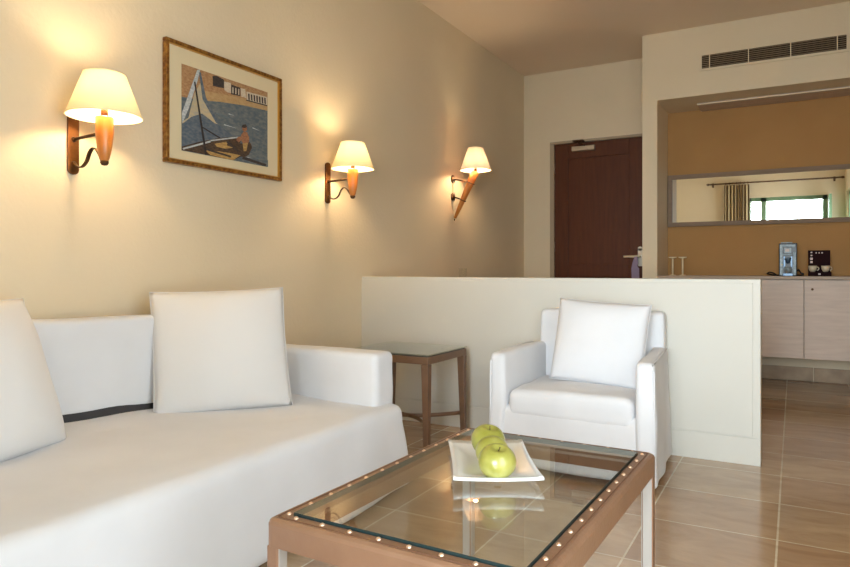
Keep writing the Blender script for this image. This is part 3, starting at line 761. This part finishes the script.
for sx in (-1, 1):
    for sy in (-1, 1):
        bm = bmesh.new(); vt = []
        for z, w_ in ((0, .026), (zt-.046, .040)):
            x = sx*hx; y = sy*hy
            vt.append([bm.verts.new(p) for p in ((x, y, z), (x-sx*w_, y, z), (x-sx*w_, y-sy*w_, z), (x, y-sy*w_, z))])
        bm.faces.new(vt[0]); bm.faces.new(vt[1])
        for k in range(4): bm.faces.new((vt[0][k], vt[0][(k+1) % 4], vt[1][(k+1) % 4], vt[1][k]))
        obj('leg', bm, M['brown'], st_, bevel=.002)
        # bowed stretcher strap from the leg to the middle ring
        bm = bmesh.new(); P = []
        for k in range(11):
            u = k/10; s = 1-u
            x = sx*(hx-.02)*s; y = sy*(hy-.02)*(s**1.6 if sx*sy > 0 else s**1.6)
            P.append((x, y, .135))
        tube(bm, P, .01, 8, flat=(.004, .011)); obj('stretcher', bm, M['brown'], st_, smooth=True)

# plate and apples
pc = Vector((-.685, 1.575, .4178))
pr = math.atan2(.100, .178)
plate = thing('plate', 'rectangular white porcelain plate holding apples on the glass table', 'plate', pc, pr)
bm = bmesh.new(); n = 16; G = {}
pw_, ph_ = .212, .345
for s in (0, 1):
    for i in range(n+1):
        for j in range(n+1):
            u = -1+2*i/n; v = -1+2*j/n
            m1 = max(abs(u), abs(v)); k = max(0, (m1-.42)/.58)
            z = .003 + .015*k**1.3 + .004*(abs(u)*abs(v))**2
            sc_ = 1-.035*(1-abs(v)**2) if abs(u) >= abs(v) else 1-.02*(1-abs(u)**2)
            G[s, i, j] = bm.verts.new((pw_/2*u*sc_, ph_/2*v*sc_, z + (.0035 if s else 0) - (.003 if not s else 0)))
for i in range(n):
    for j in range(n):
        bm.faces.new((G[1, i, j], G[1, i+1, j], G[1, i+1, j+1], G[1, i, j+1])); bm.faces.new((G[0, i, j+1], G[0, i+1, j+1], G[0, i+1, j], G[0, i, j]))
for i in range(n):
    for a, b in (((i, 0), (i+1, 0)), ((i+1, n), (i, n)), ((0, i+1), (0, i)), ((n, i), (n, i+1))):
        bm.faces.new((G[0, a[0], a[1]], G[0, b[0], b[1]], G[1, b[0], b[1]], G[1, a[0], a[1]]))
obj('dish', bm, M['porcelain'], plate, smooth=True)
def apple(loc, R, tilt, lab, seed):
    a = thing('apple', lab, 'apple', loc, 0, 'green apples on the plate'); a.rotation_euler = tilt
    bm = bmesh.new(); n = 32; prof = []
    for k in range(25):
        th = PI*k/24
        r = math.sin(th)*(1+.04*math.cos(th)); z = math.cos(th)*.92
        z -= .30*math.exp(-(th/.30)**2); z += .16*math.exp(-((PI-th)/.28)**2)
        prof.append((r*R, z*R))
    lathe(bm, prof[::-1], n=n)
    for v in bm.verts:
        an = math.atan2(v.co.y, v.co.x); d = 1+.02*math.cos(5*an+seed)*(.5-.5*v.co.z/R)+.015*math.sin(2*an+seed)
        v.co.x *= d; v.co.y *= d
    obj('flesh', bm, M['apple'], a, smooth=True)
    bm = bmesh.new(); tube(bm, [(0, 0, .60*R), (.001, 0, .70*R), (.003, .001, .84*R)], [.0016, .0014, .002], 8); obj('stem', bm, M['stem'], a, smooth=True)
apple((-.624, 1.470, .4255+.040), .0455, (math.radians(14), math.radians(6), .4), 'green apple nearest the camera, in front on the plate', .4)
apple((-.672, 1.552, .4255+.038), .0425, (math.radians(-30), math.radians(25), 1.2), 'green apple in the middle of the row of three', 2.0)
apple((-.722, 1.638, .4255+.041), .0460, (math.radians(8), math.radians(-10), 2.2), 'green apple farthest back on the plate', 3.4)

# console behind the half wall with a tumbler on it
c = thing('console', 'narrow shelf table standing close behind the half wall', 'console table', (-2.2, 4.2, 0))
obj('tabletop', box((-.2, -.5, .815), (.2, .5, .845)), M['cab'], c, bevel=.003)
for sx in (-1, 1):
    for sy in (-1, 1): obj('leg', box((sx*.185-.015, sy*.48-.015, 0), (sx*.185+.015, sy*.48+.015, .815)), M['cab'], c)
gl = thing('drinking_glass', 'clear drinking glass whose rim shows above the half wall', 'glass', (-2.12, 4.35, .845))
bm = bmesh.new(); lathe(bm, [(0, 0), (.026, 0), (.032, .088), (.030, .088), (.0245, .006), (0, .006)], n=28); obj('tumbler', bm, M['clear'], gl, smooth=True)
